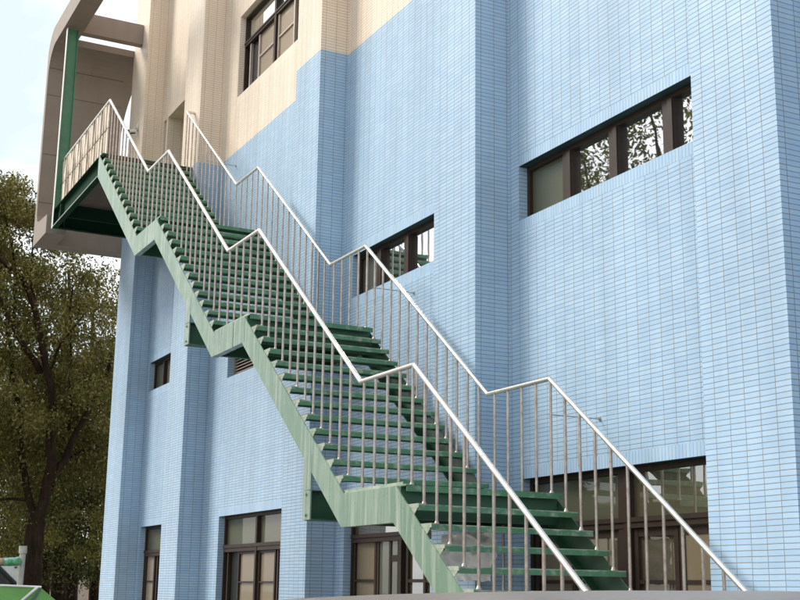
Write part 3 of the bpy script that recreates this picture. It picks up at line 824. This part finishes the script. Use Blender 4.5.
# ------------------------------------------------------------------ trees
def leaf_mat(name, a, b, c):
    m = N(name); g = m.n('ShaderNodeNewGeometry')
    col = m.ramp(g.outputs['Random Per Island'], [(0, a), (.55, b), (1, c)])
    m.set(col, .6, spec=.12)
    tr = m.n('ShaderNodeBsdfTranslucent'); tc2 = m.mix(1.0, col, (1.2, 1.25, .6), 'MULTIPLY'); m.l(tc2, tr.inputs[0])
    mx = m.n('ShaderNodeMixShader'); mx.inputs[0].default_value = .22; m.l(m.b.outputs[0], mx.inputs[1]); m.l(tr.outputs[0], mx.inputs[2]); m.l(mx.outputs[0], m.out.inputs[0]); return m.mat
M['leaf'] = leaf_mat('olive_leaves', (.075, .068, .020), (.145, .130, .038), (.31, .26, .095))
M['leaf_dark'] = leaf_mat('dark_leaves', (.040, .043, .014), (.078, .08, .026), (.15, .145, .05))
def bark():
    m = N('bark'); p = m.pos()
    c = m.ramp(m.noise(p, 7, 6, .7, (1, 1, .3)), [(.35, (.017, .010, .006)), (.6, (.038, .023, .014)), (.78, (.10, .085, .072))])
    m.set(c, .9, spec=.1); m.bump(m.noise(p, 16, 4, .6, (1, 1, .25)), .6, .03); return m.mat
M['bark'] = bark()

def leaves_mesh(name, centers, sig, per, size, mat, parent):
    """thin leaf blades scattered in clumps"""
    cen = np.repeat(np.array(centers, float), per, axis=0)
    n = len(cen)
    sg = np.repeat(np.array(sig, float), per)[:, None] if hasattr(sig, '__len__') else sig
    d = RNG.normal(size=(n, 3)); r = np.clip(np.linalg.norm(d, axis=1, keepdims=True), .01, None)
    d = d/r*np.minimum(r, 2.1)
    pos = cen + d*sg*np.array([1, 1, .72])
    s = size*RNG.uniform(.6, 1.35, n)[:, None]
    a = RNG.normal(size=(n, 3)); a[:, 2] -= .5; a /= np.linalg.norm(a, axis=1, keepdims=True)
    b = RNG.normal(size=(n, 3)); b[:, 2] *= .6; b = b - a*(a*b).sum(1, keepdims=True); b /= np.linalg.norm(b, axis=1, keepdims=True)
    v = np.empty((n, 4, 3)); v[:, 0] = pos-a*s*.6; v[:, 1] = pos+b*s*.26-a*s*.05; v[:, 2] = pos+a*s*.6; v[:, 3] = pos-b*s*.26-a*s*.05
    me = bpy.data.meshes.new(name)
    me.vertices.add(n*4); me.vertices.foreach_set('co', v.reshape(-1))
    me.loops.add(n*4); me.loops.foreach_set('vertex_index', np.arange(n*4, dtype=np.int32))
    me.polygons.add(n); me.polygons.foreach_set('loop_start', np.arange(0, n*4, 4, dtype=np.int32)); me.polygons.foreach_set('loop_total', np.full(n, 4, dtype=np.int32))
    me.materials.append(mat); me.update(); me.validate()
    o = bpy.data.objects.new(name, me); COL.objects.link(o)
    o.parent = parent; o.matrix_parent_inverse = Matrix.Translation(parent.location).inverted()
    return o

def limb(m, pts, r0, r1, seg=9, wob=.05):
    P = [Vector(p) for p in pts]; out = []
    for i in range(len(P)-1):
        for t in (0, .5):
            q = P[i].lerp(P[i+1], t)
            if 0 < i+t: q = q + Vector((random.uniform(-wob, wob), random.uniform(-wob, wob), random.uniform(-wob, wob)))
            out.append(q)
    out.append(P[-1])
    n = len(out); m.tube(out, [r0+(r1-r0)*(i/(n-1)) for i in range(n)], seg)
    return out

# the big tree at the left, its limbs read off the photograph at 35 m
XT1 = -35.5
def T(px, py, X=XT1): return at_x(px, py, X)
tree1 = empty('broadleaf_tree', (T(31, 600).x, T(31, 600).y, GZ), 'large dark olive tree with a thick trunk forking low, at the left beyond the building', 'tree', 'trees beyond the building')
m = MB(); b0 = T(31, 598); b0.z = GZ
limb(m, [b0, T(31, 575), T(33.5, 545), T(37, 520)], .31, .24, 14, .02)
limb(m, [T(36, 524), T(43, 500), T(49, 480), T(50, 455, -35.2), T(52, 426, -35), T(51, 398, -34.8), T(47, 372, -34.6), T(40, 335, -34.5), T(30, 292, -34.4), T(18, 272, -34.3), T(-2, 257, -34.2)], .17, .05)
limb(m, [T(35, 522), T(30, 505, -35.8), T(23, 458, -36), T(19, 430, -36.2), T(20, 408, -36.3), T(14, 380, -36.3), T(10, 340, -36.4), T(-4, 310, -36.5)], .12, .04)
limb(m, [T(48, 484), T(58, 468), T(68, 452), T(76, 430), T(84, 415), T(96, 398), T(106, 376), T(113, 350)], .12, .045)
limb(m, [T(41, 372, -34.8), T(33, 362, -34.6), T(22, 340, -34.4), T(12, 322, -34.3), T(0, 302, -34.2), T(-15, 280, -34.2)], .10, .04)
limb(m, [T(40, 338, -34.6), T(33, 300, -34.8), T(31, 270, -35), T(33, 235, -35.2)], .055, .02, 7)
limb(m, [T(69, 430, -36), T(71, 380, -36), T(70, 330, -36), T(73, 285, -36)], .05, .02, 7)
limb(m, [T(64, 460, -36), T(84, 450, -36), T(108, 445, -36)], .05, .02, 7)
limb(m, [T(30, 500, -35.8), T(10, 497, -35.8), T(-8, 500, -35.8)], .05, .025, 7)
limb(m, [T(46, 375, -34.8), T(58, 350, -35), T(70, 330, -35), T(88, 310, -35)], .045, .02, 7)
limb(m, [T(36, 524), T(46, 505, -36.5), T(58, 470, -37), T(66, 420, -37.5), T(62, 380, -38)], .10, .04)
limb(m, [T(14, 325), T(17, 270), T(8, 225), T(3, 190)], .05, .02, 7)
tr = m.build('trunk', M['bark'], tree1); sharp(tr, 60)
gaps = [(29, 246, 17, 11), (84, 266, 12, 7), (106, 288, 8, 14), (70, 285, 7, 5), (92, 330, 5, 5), (56, 262, 8, 6), (10, 240, 7, 5), (44, 320, 5, 6), (112, 330, 6, 12), (100, 262, 14, 5), (38, 562, 4.5, 16)]
def in_gap(px, py, k=1.0):
    return any(((px-a)/(c*k))**2+((py-b)/(d*k))**2 < 1 for a, b, c, d in gaps)
def proj(v):
    v = Vector(v); d = v.dot(fw); return 400+F*v.dot(r2)/d, 300-F*v.dot(u2)/d
def top_edge(px):     # crown outline against the sky
    return 178 + 7*math.sin(px*.21+1) + 5*math.sin(px*.53) + max(0, px-15)*.9
def crown(n, px0, px1, py0, py1, X0, X1, edge=True, k=1.0):
    out = []; tries = 0
    while len(out) < n and tries < 40000:
        tries += 1
        px, py = random.uniform(px0, px1), random.uniform(py0, py1)
        if edge and py < top_edge(px)+6: continue
        if in_gap(px, py, k): continue
        out.append(T(px, py, random.uniform(X0, X1)))
    return out
c1 = crown(430, -75, 128, 172, 480, -38.5, -35.6, k=1.3)
c1 += crown(110, -75, 128, 172, 430, -35.5, -33.6, k=1.35)
c1 += crown(45, -30, 34, 182, 262, -36.5, -34.5, k=1.0)
c1 += crown(70, -75, 130, 440, 560, -37.5, -35.6, k=1.2)
leaves_mesh('crown', c1, RNG.uniform(.16, .40, len(c1)), 210, .088, M['leaf'], tree1)

def back_tree(base_px, h_px, X, pxr, pyr, n, per, label, mat, size=.15, edge=True, r0=.2):
    b = T(base_px, 592, X); b.z = GZ
    t = empty('broadleaf_tree', b, label, 'tree', 'trees beyond the building')
    m = MB(); topv = T(base_px+random.uniform(-6, 6), h_px, X)
    ax = limb(m, [b, b.lerp(topv, .25), b.lerp(topv, .5), b.lerp(topv, .75), topv], r0, .05, 10, .12)
    for q in range(7):
        s = ax[2+q % (len(ax)-3)]; e = T(random.uniform(*pxr), random.uniform(*pyr), X+random.uniform(-1, 1)); limb(m, [s, s.lerp(e, .5)+Vector((0, 0, .2)), e], .07, .02, 6, .08)
    o = m.build('trunk', M['bark'], t); sharp(o, 60)
    cs = crown(n, pxr[0], pxr[1], pyr[0], pyr[1], X-2, X+2, edge, 1.1)
    leaves_mesh('crown', cs, RNG.uniform(.22, .48, len(cs)), int(per*1.9), size*.66, mat, t)
    return t
back_tree(48, 330, -41, (5, 75), (360, 575), 190, 75, 'slim dark tree right behind the big forked tree', M['leaf_dark'], r0=.17)
back_tree(61, 300, -43, (45, 135), (350, 560), 170, 75, 'dark tree with a leaning trunk between the forked tree and the building', M['leaf_dark'], r0=.27)
back_tree(72, 270, -45, (60, 150), (265, 570), 150, 75, 'tall thin tree closest to the building corner, with sky showing through its top', M['leaf_dark'], r0=.24)
back_tree(-12, 250, -44, (-90, 30), (205, 560), 230, 75, 'tree at the left edge standing behind the big forked tree', M['leaf_dark'], r0=.25)

back_tree(18, 300, -48, (-80, 70), (400, 582), 260, 80, 'dark low branched tree filling the gap behind the forked trunk', M['leaf_dark'], r0=.2)
back_tree(95, 300, -49, (50, 150), (390, 582), 230, 80, 'dark tree farthest back beside the building edge', M['leaf_dark'], r0=.2)
# far wall behind the trees
m = MB(); m.box(-62.3, -62, 12.6, 60, GZ, .75); m.box(-62.36, -61.94, 12.55, 60, .75, .85)
o = m.build('garden_wall', M['tan_wall']); tag(o, 'low tan rendered wall far behind the tree trunks', 'wall')

# across the yard: seen only mirrored in the window panes
def mirror_tree(x, y, h, rad, n, label):
    t = empty('broadleaf_tree', (x, y, GZ), label, 'tree', 'trees across the yard')
    m = MB(); limb(m, [(x, y, GZ), (x+.1, y, GZ+h*.25), (x-.1, y+.1, GZ+h*.5), (x, y, GZ+h*.85)], .3, .06, 10, .1)
    cs = []
    for q in range(9):
        a = random.uniform(0, 6.28); e = Vector((x+rad*.8*math.cos(a), y+rad*.8*math.sin(a), GZ+h*random.uniform(.5, .95)))
        s = Vector((x, y, GZ+h*random.uniform(.22, .6))); limb(m, [s, s.lerp(e, .5)+Vector((0, 0, .4)), e], .11, .03, 7, .12)
        for _ in range(n//9):
            v = Vector((random.gauss(0, 1), random.gauss(0, 1), random.gauss(0, .8)))*rad*.28; cs.append(e+v)
    o = m.build('trunk', M['bark'], t)
    leaves_mesh('crown', cs, RNG.uniform(.25, .5, len(cs)), 120, .125, M['leaf_dark'], t)
mirror_tree(-22, -4.5, 14.0, 2.9, 110, 'leafy tree across the yard mirrored in the upper right strip window')
mirror_tree(-44, -14, 9, 3.2, 120, 'leafy tree across the yard nearest the tan building')
mirror_tree(-26.5, -5.5, 14.0, 2.3, 100, 'tallest leafy tree across the yard beside the mirrored one')
ob = empty('tan_building', (-32, -22, GZ), 'plain tan building across the yard, seen mirrored in the ground floor glazing', 'building')
m = MB(); m.box(-52, -14, -26, -19, GZ, 3.6); m.box(-52.3, -13.7, -26.3, -18.6, 3.6, 3.9); m.build('wall', M['opposite'], ob)
for i in range(9):
    x = -50+i*4.0
    m = MB(); m.box(x, x+.06, -18.999, -18.93, GZ+.9, GZ+2.6); m.box(x+1.74, x+1.8, -18.999, -18.93, GZ+.9, GZ+2.6); m.box(x+.06, x+1.74, -18.999, -18.93, GZ+2.54, GZ+2.6); m.box(x+.06, x+1.74, -18.999, -18.93, GZ+.9, GZ+.96); m.box(x+.87, x+.93, -18.999, -18.93, GZ+.96, GZ+2.54)
    wo = m.build('window', M['frame'], ob); m = MB(); m.box(x+.06, x+1.74, -18.985, -18.96, GZ+.96, GZ+2.54); m.build('pane', M['green_glass'], wo)
